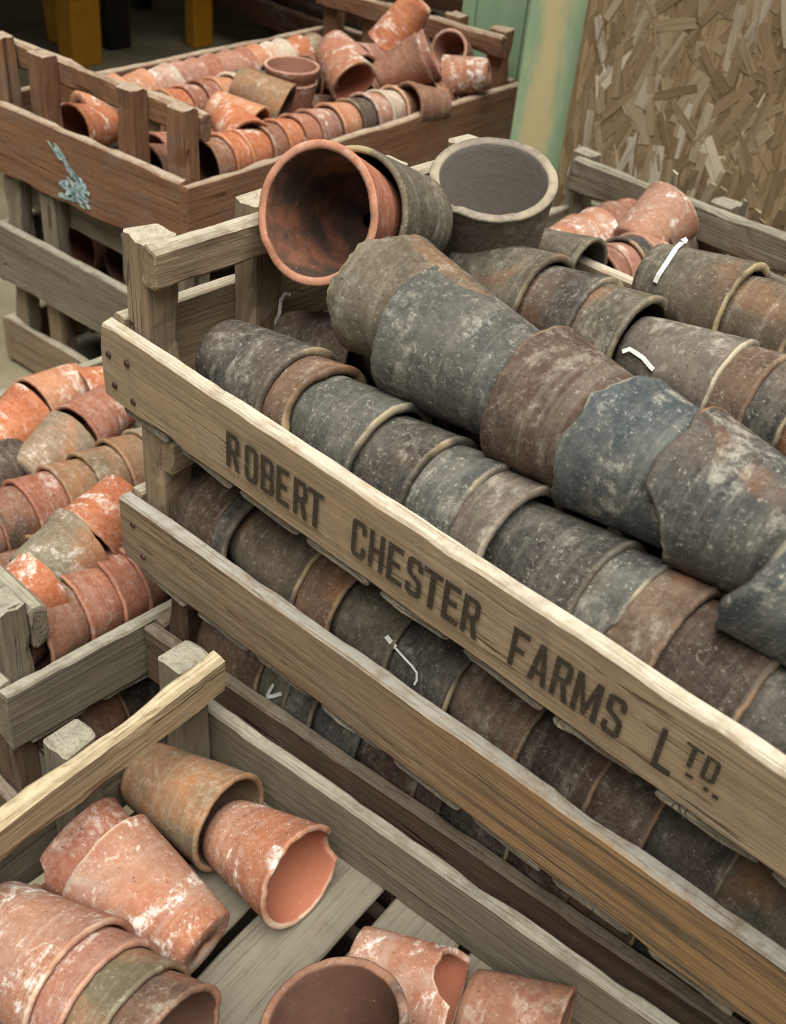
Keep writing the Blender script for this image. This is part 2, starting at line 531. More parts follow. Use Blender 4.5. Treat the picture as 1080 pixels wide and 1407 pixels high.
def row(P, d, rims, r, styles, where, group, mouth=1, H=None, jags=None, band=False, jit=0.02, d2=None, seg=36, rs=None, lip=0.0, t=0.0055):
    """a nested row of pots: P + d * s is the mouth centre of each"""
    P = Vector(P)
    d = Vector(d).normalized()
    out = []
    for i, s in enumerate(rims):
        rr = random.Random(hash((round(P.x, 3), i)) & 0xffff)
        ax = d * mouth + Vector((rr.uniform(-jit, jit), rr.uniform(-jit, jit), rr.uniform(-jit, jit)))
        st = styles[i % len(styles)]
        c = P + d * s
        ri = rs[i] if rs else r * rr.uniform(0.97, 1.03)
        lab = '%s pot, %s %s' % (COLOURWORD[st], ORD[i], where)
        out.append(pot(c, ax, ri, st, lab, group, t=t, H=H, jag=(jags or {}).get(i), band=band, seg=seg, lip=lip))
    return out


def tray(label, org, yaw, L=0.766, W=0.457, h=0.072, t=0.014, ph=0.080, posts=(0.017, 0.130, 0.285, 0.404), pw=(0.028, 0.034),
         wood='tan', long_wood=None, rail_wood=None, slat_wood='slat', rail=(0.044, 0.036), rail_t=0.017, seed=1, slats=True, group=None, pitch=0.078,
         ends=(0, 1), rail_over=0.0):
    wl = long_wood or wood
    root = empty('wooden_tray', org, yaw)
    tag(root, label, 'tray', group)
    rr = random.Random(seed)
    parts = {}
    # long boards
    parts['front'] = link('long_board', board_mesh(L, t, h, seed * 10 + 1, rag=0.003), WM[wl], root, (0, 0, 0))
    parts['back'] = link('long_board', board_mesh(L, t, h, seed * 10 + 2, rag=0.003), WM[wl], root, (0, W - t, 0))
    # end boards sit between them
    for e in ends:
        me = board_mesh(W - 2 * t, t, h + 0.004, seed * 10 + 3 + e)
        o = link('end_board', me, WM[wood], root, (t if e == 0 else L, t, 0), (0, 0, math.pi / 2))
        parts['end%d' % e] = o
        for k, py in enumerate(posts):
            hh = h + ph + (rr.uniform(-0.002, 0.002))
            me = board_mesh(hh, pw[1], pw[0], seed * 10 + 5 + k + e * 4, seg=8, wear=0.0014, rag=0.004)
            # board along X -> stand it up: local X -> world Z
            rm = Matrix(((0, 0, 1, t if e == 0 else L - t - pw[0]), (0, 1, 0, py), (1, 0, 0, 0), (0, 0, 0, 1)))
            # keep it right handed
            rm = Matrix(((0, 0, -1, (t if e == 0 else L - t - pw[0]) + pw[0]), (0, 1, 0, py), (1, 0, 0, 0), (0, 0, 0, 1)))
            o = link('post', me, WM[wood], root, mw=rm)
            parts.setdefault('posts%d' % e, []).append(o)
        if rail:
            x = t + pw[0] if e == 0 else L - t - pw[0] - rail_t
            me = board_mesh(W - 2 * t - 0.006 + rail_over, rail_t, rail[1], seed * 10 + 14 + e, wear=0.0016, bev=0.004, rag=0.003)
            parts['rail%d' % e] = link('end_rail', me, WM[rail_wood or wood], root, (x + rail_t, t + 0.003, h + rail[0]), (0, 0, math.pi / 2))
    if slats:
        n = int((L - 0.01) / pitch)
        x = 0.020
        while x + 0.06 < L - 0.01:
            wd = pitch - 0.012 + rr.uniform(-0.003, 0.003)
            me = board_mesh(W - 0.006 + rr.uniform(-0.004, 0.003), 0.007, wd, seed * 10 + 30 + int(x * 100), seg=16, wear=0.0016, rag=0.004)
            # local X along tray Y, local Z (board height) along tray X, thickness along tray Z
            rm = Matrix(((0, 0, 1, x), (1, 0, 0, 0.004), (0, 1, 0, -0.0075), (0, 0, 0, 1)))
            link('floor_slat', me, WM[slat_wood], root, mw=rm)
            x += pitch
    return root, parts


def nail(parent, loc, axis=(0, -1, 0), r=0.0032):
    me = bpy.data.meshes.new('nail')
    bm = bmesh.new()
    bmesh.ops.create_cone(bm, cap_ends=True, segments=10, radius1=r * 1.05, radius2=r * 0.8, depth=0.0016)
    bm.to_mesh(me)
    bm.free()
    q = Vector(axis).to_track_quat('Z', 'X')
    return link('nail', me, M_IRON, parent, mw=Matrix.Translation(Vector(loc)) @ q.to_matrix().to_4x4())


# ------------------------------------------------------------------ setting
M_FLOOR = plain_material('floor_concrete', S(112, 104, 82), S(134, 126, 102), 5, 0.9, 0.15)
m = NT('green_paint')
v, rand, raw = m.coords()
n = m.noise(m.scaled(raw, (1, 1, 0.35)), 9, 5, 0.6)
col = m.mix(m.ramp(n, 0.35, 0.7), S(140, 166, 132), S(156, 180, 146))
n2 = m.noise(raw, 160, 4, 0.7)
col = m.mix(m.math('MULTIPLY', m.ramp(n2, 0.66, 0.74), 0.4), col, S(96, 104, 78))
m.put(m.bsdf.inputs['Base Color'], col)
m.bsdf.inputs['Roughness'].default_value = 0.55
M_GREEN = m.mat
m = NT('green_paint_worn')
v, rand, raw = m.coords()
sp = m.add('ShaderNodeSeparateXYZ')
m.l.new(raw, sp.inputs[0])
n = m.noise(m.scaled(raw, (1, 1, 0.5)), 16, 5, 0.6, 0.4)
wear = m.ramp(m.math('ADD', m.math('MULTIPLY', m.math('ABSOLUTE', m.math('SUBTRACT', sp.outputs[0], 0.048)), -16.0), m.math('ADD', n, 0.35)), 0.28, 0.62)
col = m.mix(wear, m.mix(m.ramp(n, 0.4, 0.7), S(148, 174, 138), S(168, 190, 150)), S(202, 188, 142))
m.put(m.bsdf.inputs['Base Color'], col)
m.bsdf.inputs['Roughness'].default_value = 0.6
M_GREENW = m.mat


def box_mesh(name, sx, sy, sz, bev=0.0):
    me = bpy.data.meshes.new(name)
    bm = bmesh.new()
    bmesh.ops.create_cube(bm, size=1.0)
    for vv in bm.verts:
        vv.co = Vector(((vv.co.x + 0.5) * sx, (vv.co.y + 0.5) * sy, (vv.co.z + 0.5) * sz))
    if bev:
        bmesh.ops.bevel(bm, geom=bm.edges[:], offset=bev, segments=2, affect='EDGES', profile=0.5)
    bm.to_mesh(me)
    bm.free()
    return me


fl = link('floor', box_mesh('floor', 9, 9, 0.1), M_FLOOR, loc=(-6, -2.5, -0.1))
tag(fl, 'bare olive-grey concrete floor of the shed', 'floor', kind='structure')

# green boarded wall behind the big tray: planks with grooves between
wall = empty('wall_back', (-0.644, 1.20, 0.0))
tag(wall, 'green painted tongue and groove boarding behind the trays', 'wall', kind='structure')
for x0, x1 in ((0, .032), (.0345, .143), (.1455, .254), (.2565, .41)):
    link('plank', box_mesh('plank', x1 - x0, 0.02, 2.2, 0.003), M_GREEN, wall, (x0, 0, 0))
link('backing', box_mesh('backing', 0.40, 0.012, 2.2), M_GREEN, wall, (0.004, 0.012, 0))
post = link('trim_1', box_mesh('trim_1', 0.118, 0.09, 2.2, 0.004), M_GREENW, loc=(-0.348, 1.0, 0))
tag(post, 'broad green door post with worn yellowish paint', 'post', kind='structure')

ce = link('shade_slab', box_mesh('shade_slab', 6.0, 6.6, 0.06), plain_material('shade_slab_brown', S(96, 84, 66), S(116, 102, 82), 8, .9, .1), loc=(-7.1, -2.2, 1.75))  # out-of-view slab added overhead to keep daylight off the far end
tag(ce, 'unseen roof slab added to shade the far end of the shed', 'shade_slab', kind='structure')

# ------------------------------------------------------------------ trays
T1, p1 = tray('top tray of dark pots with stencilled lettering on its long front board', (0, 0, 0.488), 0, long_wood='letter', seed=1)
T2, p2 = tray('second tray of the dark pot stack, directly below the lettered tray', (0.027, -0.012, 0.328), 2.76, long_wood='amber', seed=2)
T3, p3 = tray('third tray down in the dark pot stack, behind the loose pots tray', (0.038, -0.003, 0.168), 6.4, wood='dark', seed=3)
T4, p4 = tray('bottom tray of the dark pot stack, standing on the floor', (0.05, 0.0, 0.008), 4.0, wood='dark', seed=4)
F1, pf = tray('open tray in the foreground with loose terracotta pots on its slats', (0.189, -0.473, 0.178), 6.65, wood='grey', long_wood='grey', rail_wood='straw', seed=5, rail=(0.043, 0.043))
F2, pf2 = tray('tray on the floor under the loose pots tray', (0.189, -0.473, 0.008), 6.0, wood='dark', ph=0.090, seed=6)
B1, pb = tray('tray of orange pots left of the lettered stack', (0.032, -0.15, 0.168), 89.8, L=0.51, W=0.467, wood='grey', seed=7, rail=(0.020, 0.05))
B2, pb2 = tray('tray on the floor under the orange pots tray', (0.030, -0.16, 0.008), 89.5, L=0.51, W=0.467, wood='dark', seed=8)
AP = (0.020, 0.117, 0.305, 0.398)
A1, pa = tray('reddish topmost tray of the far stack, heaped with terracotta pots', (-0.393, 0.388, 0.355), 94.91, L=0.78, W=0.452, h=0.105,
              posts=AP, wood='red', seed=9, rail=(0.044, 0.037), ph=0.088)
A2, pa2 = tray('middle tray of the far stack with grey weathered boards', (-0.39, 0.378, 0.172), 94.3, L=0.78, W=0.452, h=0.095,
               posts=AP, wood='grey', seed=10, rail=(0.025, 0.050), ph=0.080)
A3, pa3 = tray('bottom tray of the far stack, resting on the floor', (-0.42, 0.385, 0.008), 94.0, L=0.78, W=0.452, h=0.080,
               posts=AP, wood='tan', seed=11, rail=None, ph=0.076)
H1, ph1 = tray('tray of terracotta pots in the corner against the strand board', (0.600, 0.482, 0.328), 90.0, L=0.47, W=0.766,
               posts=(0.02, 0.25, 0.50, 0.732), wood='grey', seed=12, ends=(1,), rail=(0.028, 0.050))
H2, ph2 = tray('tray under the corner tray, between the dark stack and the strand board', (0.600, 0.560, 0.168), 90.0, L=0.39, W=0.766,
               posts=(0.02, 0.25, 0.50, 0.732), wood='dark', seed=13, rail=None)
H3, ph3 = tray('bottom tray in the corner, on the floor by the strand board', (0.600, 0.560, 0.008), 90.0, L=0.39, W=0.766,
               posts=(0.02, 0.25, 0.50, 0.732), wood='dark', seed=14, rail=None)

for x, z in ((0.010, 0.045), (0.036, 0.048), (0.016, 0.018), (0.042, 0.014)):
    nail(p1['front'], (x, -0.0012, z))
for x, z in ((0.018, 0.050), (0.030, 0.020)):
    nail(p2['front'], (x, -0.0012, z))


# ------------------------------------------------------------------ stencilled letters
def glyph(ch):
    """outer loop and holes on a cell 0..1 wide, 0..1 high; s = stroke, c = corner cut"""
    s, c, v = 0.30, 0.20, 0.14
    ci = 0.10
    if ch == 'L':
        return [[(0, 0), (1, 0), (1, v), (s, v), (s, 1), (0, 1)]]
    if ch == 'T':
        return [[(0.35, 0), (0.35 + s, 0), (0.35 + s, 1 - v), (1, 1 - v), (1, 1), (0, 1), (0, 1 - v), (0.35, 1 - v)]]
    if ch == 'E':
        return [[(0, 0), (1, 0), (1, v), (s, v), (s, .44), (.82, .44), (.82, .44 + v), (s, .44 + v), (s, 1 - v), (.95, 1 - v), (.95, 1), (0, 1)]]
    if ch == 'F':
        return [[(0, 0), (s, 0), (s, .42), (.82, .42), (.82, .42 + v), (s, .42 + v), (s, 1 - v), (1, 1 - v), (1, 1), (0, 1)]]
    if ch == 'H':
        return [[(0, 0), (s, 0), (s, .44), (1 - s, .44), (1 - s, 0), (1, 0), (1, 1), (1 - s, 1), (1 - s, .44 + v), (s, .44 + v), (s, 1), (0, 1)]]
    if ch == 'O':
        return [[(c, 0), (1 - c, 0), (1, .09), (1, .91), (1 - c, 1), (c, 1), (0, .91), (0, .09)],
                [(s + .04, v), (1 - s - .04, v), (1 - s, v + .06), (1 - s, 1 - v - .06), (1 - s - .04, 1 - v), (s + .04, 1 - v), (s, 1 - v - .06), (s, v + .06)]]
    if ch == 'D':
        return [[(0, 0), (1 - c, 0), (1, .09), (1, .91), (1 - c, 1), (0, 1)],
                [(s, v), (1 - s - .05, v), (1 - s, v + .06), (1 - s, 1 - v - .06), (1 - s - .05, 1 - v), (s, 1 - v)]]
    if ch == 'B':
        return [[(0, 0), (1 - c, 0), (1, .08), (1, .43), (.88, .51), (.97, .58), (.97, .92), (.78, 1), (0, 1)],
                [(s, v), (1 - s - .04, v), (1 - s, v + .05), (1 - s, .38), (1 - s - .04, .43), (s, .43)],
                [(s, .57), (.65, .57), (.69, .62), (.69, 1 - v - .04), (.65, 1 - v), (s, 1 - v)]]
    if ch == 'R':
        return [[(0, 0), (s, 0), (s, .42), (.46, .42), (.70, 0), (1.04, 0), (.76, .46), (.97, .54), (.97, .92), (.78, 1), (0, 1)],
                [(s, .56), (.62, .56), (.68, .61), (.68, 1 - v - .04), (.62, 1 - v), (s, 1 - v)]]
    if ch == 'C':
        return [[(c, 0), (1 - c, 0), (1, .09), (1, .34), (1 - s, .34), (1 - s, v + .06), (1 - s - .05, v), (s + .05, v), (s, v + .06), (s, 1 - v - .06),
                 (s + .05, 1 - v), (1 - s - .05, 1 - v), (1 - s, 1 - v - .06), (1 - s, .68), (1, .68), (1, .91), (1 - c, 1), (c, 1), (0, .91), (0, .09)]]
    if ch == 'S':
        return [[(c, 0), (1 - c, 0), (1, .09), (1, .42), (.90, .50), (.36, .62), (s, .66), (s, 1 - v - .05), (s + .05, 1 - v), (1 - s - .05, 1 - v), (1 - s, 1 - v - .05),
                 (1 - s, .70), (1, .70), (1, .91), (1 - c, 1), (c, 1), (0, .91), (0, .60), (.10, .53), (.64, .40), (1 - s, .36), (1 - s, v + .05), (1 - s - .05, v),
                 (s + .05, v), (s, v + .05), (s, .31), (0, .31), (0, .09)]]
    if ch == 'A':
        return [[(0, 0), (.29, 0), (.36, .22), (.64, .22), (.71, 0), (1, 0), (.66, 1), (.34, 1)],
                [(.40, .35), (.60, .35), (.50, .76)]]
    if ch == 'M':
        return [[(0, 0), (.22, 0), (.22, .62), (.42, .04), (.58, .04), (.78, .62), (.78, 0), (1, 0), (1, 1), (.76, 1), (.50, .34), (.24, 1), (0, 1)]]


def letter(ch, x0, x1, z0, z1, parent):
    me = bpy.data.meshes.new('letter')
    bm = bmesh.new()
    edges = []
    for loop in glyph(ch):
        vs = [bm.verts.new((x0 + (x1 - x0) * a, 0, z0 + (z1 - z0) * b)) for a, b in loop]
        for i in range(len(vs)):
            edges.append(bm.edges.new((vs[i], vs[(i + 1) % len(vs)])))
    bmesh.ops.triangle_fill(bm, use_beauty=True, use_dissolve=False, edges=edges, normal=(0, -1, 0))
    bm.to_mesh(me)
    bm.free()
    return link('letter', me, M_INK, parent, (0, -0.0024, 0))


B = p1['front']
zt, zb = 0.0512, 0.0185          # text band on the 72 mm board
TEXT = [('R', .1662, .1818), ('O', .1882, .2030), ('B', .2065, .2215), ('E', .2242, .2390), ('R', .2432, .2582), ('T', .2585, .2752),
        ('C', .3045, .3185), ('H', .3215, .3360), ('E', .3393, .3545), ('S', .3575, .3718), ('T', .3725, .3895), ('E', .3910, .4060), ('R', .4080, .4225),
        ('F', .4490, .4625), ('A', .4650, .4800), ('R', .4826, .4965), ('M', .4990, .5185), ('S', .5220, .5355), ('L', .5590, .5720)]
for ch, a, b in TEXT:
    letter(ch, a, b, zb, zt, B)
letter('T', .5750, .5862, 0.0350, 0.0530, B)
letter('D', .5880, .5975, 0.0340, 0.0530, B)
for x, z, w_ in ((0.5800, 0.0275, 0.005), (0.5925, 0.0262, 0.003), (0.5985, 0.0255, 0.004)):
    link('ink_mark', box_mesh('ink_mark', w_, 0.0002, 0.0028, 0.0), M_INK, B, (x, -0.0020, z))

# ------------------------------------------------------------------ pots in the lettered tray
Z = 0.56
G1 = 'dark nested pots in the lettered tray'
D1 = Vector((0.6, 0.058, Z - .022)) - Vector((0.1, 0.066, Z - .017))
row((0.0, 0.0676, Z - 0.016), D1, [.176, .208, .276, .328, .372, .402, .475, .503, .536, .592, .650, .705], .0465,
    ['soot', 'brown', 'slate', 'soot', 'slate', 'greybrown', 'soot', 'slate', 'brown', 'umber', 'soot', 'slate'],
    'from the corner in the row along the lettered board', G1, t=.0075, seg=56, jags={1: notch(1.0, .6, .006, .003, 3), 7: notch(1.5, .8, .006, .004, 9)})
# big broken pots lying across the top, mouths to the upper left
G2 = 'big broken pots lying on top of the lettered tray'
d2 = Vector((0.33, -0.018, 0.0))
BIG = [(0.036, .053, 'olive', .110, notch(0.6, 1.5, .020, .010, 2, .004), 'jagged grey broken pot at the upper left of the big broken row'),
       (0.094, .055, 'slate', .130, notch(2.0, .5, .006, .004, 4, .001), 'long slate-grey cracked pot, second in the big broken row'),
       (0.203, .054, 'umber', .120, notch(1.6, .9, .010, .004, 6, .001), 'olive-brown pot with broken lip, middle of the big broken row'),
       (0.266, .053, 'blue', .122, notch(0.2, 1.2, .012, .006, 8, .002), 'large blue-grey pot with ragged lip, fourth in the big broken row'),
       (0.327, .053, 'scorch', .118, notch(3.6, 1.0, .022, .006, 10, .002), 'dark pot with brown scorched patch, fifth in the big broken row')]
for s, r, st, H, jg, lab in BIG:
    c = Vector((.149, .129, Z + .054)) + d2.normalized() * s
    if st == 'olive':
        c = c + Vector((0, .004, .012))
    pot(c, -d2, r, st, lab, G2, H=H, rb=r * .66, jag=jg, t=.007, roll=0.5, seg=96)
pot(Vector((.548, .074, Z + .072)), Vector((-.84, -.22, .36)), .056, 'blue',
    'broken blue-grey pot with gaping mouth at the right edge', G2, H=.12, jag=notch(1.2, 1.0, .014, .003, 12, .001), t=.007, roll=2.2, seg=72)
# row half hidden under the big ones
row((0.0, .205, Z - .026), (1, 0, 0), [.19, .25, .30, .37, .43, .49, .56, .62, .68], .045, ['umber', 'soot', 'brown', 'umber', 'soot'],
    'from left in the shadowed row under the broken pots', G1)
row((0.0, .330, Z + .002), (1, 0, 0), [.212, .268, .314, .406, .438, .470, .530, .585, .640, .700], .0475,
    ['olive', 'soot', 'olive', 'greybrown', 'brown', 'soot', 'brown', 'umber', 'olive', 'soot'],
    'from the left in the row behind the broken pots', G1, t=.0075, seg=56)
row((0.0, .402, Z + .036), (1, -.01, 0), [.366, .426, .486, .546, .606], .0455, ['olive', 'olive', 'brown', 'soot', 'olive'],
    'from the left in the rearmost row of the lettered tray', G1, t=.0075, seg=56)
pot(Vector((.190, .430, Z - .004)), (1, .05, .03), .036, 'olive', 'small olive-grey pot with dark open mouth by the rear board', H=.085)
pot(Vector((.140, .415, Z - .035)), (1, .0, .0), .036, 'umber', 'dark pot under the upright grey pot', H=.085)
# loose ones at the corner
pot((.122, .123, .666), (.179, -.922, .344), .0545, 'sootin', 'large terracotta pot tipped up to show its sooty inside', H=.088, rb=.038, t=.0065, seg=64, lip=.0005,
    jag=notch(4.4, .5, .003, .003, 21))
pot((.120, .163, .656), (.17, -.92, .34), .0530, 'olive', 'grey pot holding the tipped terracotta pot', H=.11, rb=.041, seg=48)
pot((.125, .342, .651), (.174, -.269, .947), .0580, 'upright', 'upright grey-brown pot with thick pale rim', H=.110, rb=.046, t=.0085, seg=64, lip=.0005,
    jag=notch(2.6, .35, .005, .004, 5))
pot((.150, .165, .532), (.95, .25, .08), .040, 'umber', 'brown pot in the shade below the tipped terracotta pot', H=.085)

# ------------------------------------------------------------------ pots seen between the boards below
row((.024, .056, .382), (.999, .048, 0), [.098, .118, .200, .242, .302, .362, .430, .490, .535, .590, .650, .710], .050,
    ['umber', 'soot', 'olive', 'brown', 'olive', 'soot', 'brown', 'umber', 'umber', 'soot', 'olive', 'soot'],
    'from the post in the tray under the lettering', 'dark pots in the second tray of the stack')
row((.020, .156, .374), (.999, .048, 0), [.12, .19, .26, .33, .40, .47, .54, .61, .68], .046, ['umber', 'soot', 'olive'],
    'from left in the rear row under the lettering', 'dark pots in the second tray of the stack')
row((.030, .065, .222), (.994, .111, 0), [.130, .168, .200, .252, .318, .346, .415, .475, .535, .600, .665], .050,
    ['brown', 'olive', 'soot', 'slate', 'umber', 'umber', 'soot', 'umber', 'brown', 'soot', 'umber'],
    'from the post in the third tray of the stack', 'dark pots in the third tray of the stack')
row((.045, .075, .060), (.997, .07, 0), [.12, .18, .24, .30, .36, .42, .48, .54, .60, .66], .046, ['umber', 'soot', 'brown'],
    'from the left in the bottom tray of the stack', 'dark pots in the bottom tray of the stack')

# ------------------------------------------------------------------ loose pots in the foreground tray
FZ = .178
pot((.263, -.078, FZ + .044), (.104, .017, .014), .044, 'tan', 'tan terracotta pot lying by the tray post, mouth to the right', H=.104, rb=.030, seg=56)
pot((.343, -.069, FZ + .0445), (.088, .008, .020), .0445, 'whitewash', 'lime-streaked pot with chipped mouth in the foreground tray', H=.090, rb=.030,
    jag=notch(3.5, .35, .012, .003, 31), seg=56)
pot((.226, -.178, FZ + .047), (-.100, -.016, .014), .047, 'whitewash', 'lime-streaked pot lying with its base to the viewer', H=.108, rb=.032, seg=56)
pot((.194, -.186, FZ + .047), (-.100, -.018, .020), .0465, 'red', 'brick red pot with bitten lip sleeved on the lime-streaked pot', H=.100, rb=.034,
    jag=notch(0.4, .35, .012, .004, 33), seg=56)
row((.262, -.262, FZ + .052), Vector((.094, .017, .010)), [.050, .077, .108, .138], .052, ['whitewash', 'pink', 'tan', 'umberred'],
    'from the left in the nested stack at bottom left', 'nested pots at the bottom left of the foreground tray', H=.10, rs=[.054, .052, .051, .050], seg=56, jit=.01)
pot((.470, -.161, .288), (-.26, -.14, .955), .0505, 'umberred', 'wide terracotta pot standing mouth up at the bottom edge', H=.090, rb=.033, seg=64, lip=.001)
pot((.497, -.052, FZ + .036), (.093, .040, .006), .037, 'whitewash', 'cracked tan pot behind the mouth-up pot', H=.085, rb=.030, jag=notch(1.2, 1.0, .02, .006, 35), seg=48)
pot((.572, -.022, FZ + .040), (.09, .03, .01), .041, 'umberred', 'broken reddish pot at the bottom edge beside the mouth-up pot', H=.075, jag=notch(0.8, 1.2, .02, .006, 36), seg=48)
for i, (x, y, rz, st) in enumerate(((.25, -.10, 1.0, 'umber'), (.30, -.16, 2.1, 'umberred'), (.42, -.04, .3, 'umber'))):
    pot((x, y, .050), (math.cos(rz), math.sin(rz), 0), .040, st, '%s pot under the foreground tray slats, %s from the left' % (COLOURWORD[st], ORD[i]),
        'pots in the shade under the foreground tray', seg=24)

# ------------------------------------------------------------------ orange pots to the left
GB = 'orange pots in the tray left of the lettered stack'
row((-.031, -.15, .236), (0, 1, 0), [.058, .105, .142, .172, .22, .27, .33], .0455, ['umberred', 'red', 'red', 'umberred', 'mossy', 'tan', 'red'],
    'from the left in the row along the near board', GB, mouth=-1, H=.085)
pot((-.045, -.112, .235), (.25, -1, .1), .045, 'umberred', 'brown-red pot at the left end by the near board', GB, H=.085)
row((-.188, -.15, .243), (0, 1, 0), [.03, .07, .11, .150, .190, .230, .268, .305, .35], .043, ['red', 'umberred', 'umberred', 'red', 'tan', 'tan', 'tan', 'mossy', 'red'],
    'from the left in the middle row of the orange tray', GB, mouth=-1, H=.085)
row((-.125, -.15, .212), (0, 1, 0), [.06, .13, .20, .27, .34], .043, ['umberred', 'tan', 'red'],
    'from left, low between the rows of the orange tray', GB, mouth=-1, H=.085)
pot((-.072, .004, .276), (-.06, .95, .16), .040, 'mossy', 'moss-grey pot lying on top, mouth to the right', GB, H=.070, rb=.029, band=True, seg=48)
pot((-.072, .010, .278), (.14, -.90, -.40), .039, 'orange', 'bright orange pot meeting the moss-grey pot mouth to mouth', GB, H=.066, rb=.028, seg=48)
pot((-.048, -.058, .270), (-.15, .95, .10), .038, 'orange', 'orange pot with white flecks at the left of the top layer', GB, H=.066, rb=.028, seg=48)
pot((-.268, .118, .252), (-.20, .93, .16), .041, 'mossy', 'moss and orange pot with white bloom, sloping up to the right', GB, H=.080, rb=.027, seg=48)
pot((-.272, .124, .253), (.20, -.93, -.10), .040, 'red', 'plain brick red pot continuing the sloping mossy pot', GB, H=.078, rb=.030, seg=48)
pot((-.352, .118, .240), (-.10, .95, .15), .045, 'orange', 'large orange pot with white bloom by the left edge', GB, H=.085, rb=.030, band=True, seg=48)
pot((-.372, .128, .240), (.10, -.95, -.08), .040, 'salmon', 'orange pot with earthy top near the far board', GB, H=.076, rb=.028, seg=48)
pot((-.362, .185, .236), (-.1, -.95, .08), .041, 'orange', 'sandy orange pot tucked beside the lettered board end', GB, H=.080, rb=.029, seg=48)
pot((-.270, -.020, .245), (.2, -1, .1), .044, 'umber', 'dark pot at the left frame edge among the orange pots', GB, H=.08, seg=36)
row((-.05, -.15, .055), (0, 1, 0), [.09, .15, .21, .27, .33], .043, ['umberred', 'umber', 'soot'],
    'from left in the dark tray under the orange pots', 'pots in the tray under the orange pots', mouth=-1, H=.085, seg=24)

# ------------------------------------------------------------------ far stack
aX = Vector((math.cos(math.radians(94.91)), math.sin(math.radians(94.91)), 0))
aY = Vector((-aX.y, aX.x, 0))
AO = Vector((-.393, .388, 0))


def ap(x, y, z):
    return AO + aX * x + aY * y + Vector((0, 0, z))


GA = 'terracotta pots in the top tray of the far stack'
row(ap(0, .066, .448), aX, [.085, .118, .150, .192, .226, .262, .298, .345, .390, .425, .460, .500, .540, .585, .63, .68], .0395,
    ['umberred', 'orange', 'orange', 'umberred', 'orange', 'red', 'pink', 'salmon', 'umber', 'pink', 'pale', 'salmon', 'orange', 'salmon', 'pink', 'red'],
    'from the front in the near row of the far tray', GA, mouth=-1, H=.075, seg=28)
row(ap(0, .280, .440), aX, [.170, .206, .243, .275, .306, .345, .378, .450, .490, .530, .572, .62, .67], .039,
    ['tan', 'orange', 'red', 'red', 'salmon', 'pale', 'soot', 'umber', 'soot', 'umberred', 'salmon', 'red', 'pink'],
    'from the front in the middle row of the far tray', GA, mouth=-1, H=.075, seg=28)
row(ap(0, .383, .436), aX, [.205, .262, .312, .338, .372, .410, .450, .485, .515, .548, .580, .625, .665], .039,
    ['salmon', 'salmon', 'whitewash', 'pink', 'pink', 'red', 'pink', 'red', 'salmon', 'pale', 'pale', 'orange', 'tan'],
    'from the front in the rear row of the far tray', GA, mouth=1, H=.075, seg=28)
row(ap(0, .150, .402), aX, [.16, .24, .32, .40, .48, .56, .64, .71], .038, ['umberred', 'red', 'salmon'],
    'from the front in the lower layer of the far tray', GA, mouth=-1, H=.075, seg=24)
row(ap(0, .225, .402), aX, [.14, .22, .30, .38, .46, .54, .62, .70], .038, ['red', 'umberred', 'pink'],
    'from the front, low in the middle of the far tray', GA, mouth=-1, H=.075, seg=24)
pot((-.601, .752, .512), (.03, -.02, 1), .041, 'pink', 'upright pink pot with pale inside, standing in another pot', GA, H=.075, seg=40, band=True)
pot((-.601, .752, .490), (.03, -.02, 1), .0405, 'pink', 'pink pot under the upright pink pot in the far tray', GA, H=.072, seg=40)
pot((-.545, .690, .468), (.75, .45, -.30), .040, 'tan', 'brown-orange pot lying base up beside the upright pink pot', GA, H=.085, seg=40)
pot((-.505, .600, .462), (.85, .30, -.25), .038, 'salmon', 'salmon pot leaning behind the third tray post', GA, H=.078, seg=32)
pot(ap(.075, .335, .425), -aX + Vector((.1, 0, .1)), .041, 'orange', 'orange pot with dark mouth between the tray posts at far left', GA, H=.08, seg=36)
pot(ap(.070, .165, .415), -aX + Vector((.05, 0, .1)), .041, 'umberred', 'dark-mouthed pot between the second and corner posts of the far tray', GA, H=.08, seg=36)
pot((-.475, .560, .460), (.9, -.2, -.2), .038, 'orange', 'orange pot wedged near the front corner of the far tray', GA, H=.075, seg=32)
pot((-.570, .860, .476), (.80, -.10, -.35), .041, 'whitewash', 'white-splashed pot in the middle of the far tray', GA, H=.08, seg=36)
pot((-.590, .885, .480), (.80, -.10, -.35), .040, 'pink', 'pink pot nested against the white-splashed pot', GA, H=.08, seg=36)
pot((-.600, .965, .510), (-.35, -.35, -.85), .040, 'orange', 'orange pot with white patch standing upside down in the far tray', GA, H=.090, seg=36)
pot((-.505, .972, .524), (.62, .62, .50), .040, 'pink', 'pink pot nested mouth up at the right of the far tray', GA, H=.085, seg=40)
pot((-.513, .964, .517), (.62, .62, .50), .041, 'umberred', 'outer pot of the mouth-up nested pair in the far tray', GA, H=.085, seg=40)
pot((-.470, .880, .462), (-.1, -1, .1), .038, 'umberred', 'dark mouthed pot beside the nested pair', GA, H=.08, seg=32)
pot((-.530, 1.040, .515), (.25, -.80, .30), .033, 'pink', 'small pink pot with open mouth near the rear rail', GA, H=.07, seg=36)
pot((-.510, 1.015, .478), (-.70, -.45, -.20), .036, 'whitewash', 'lime-splashed pot lying on the near long board', GA, H=.075, seg=36)
aX2 = Vector((math.cos(math.radians(94.3)), math.sin(math.radians(94.3)), 0))
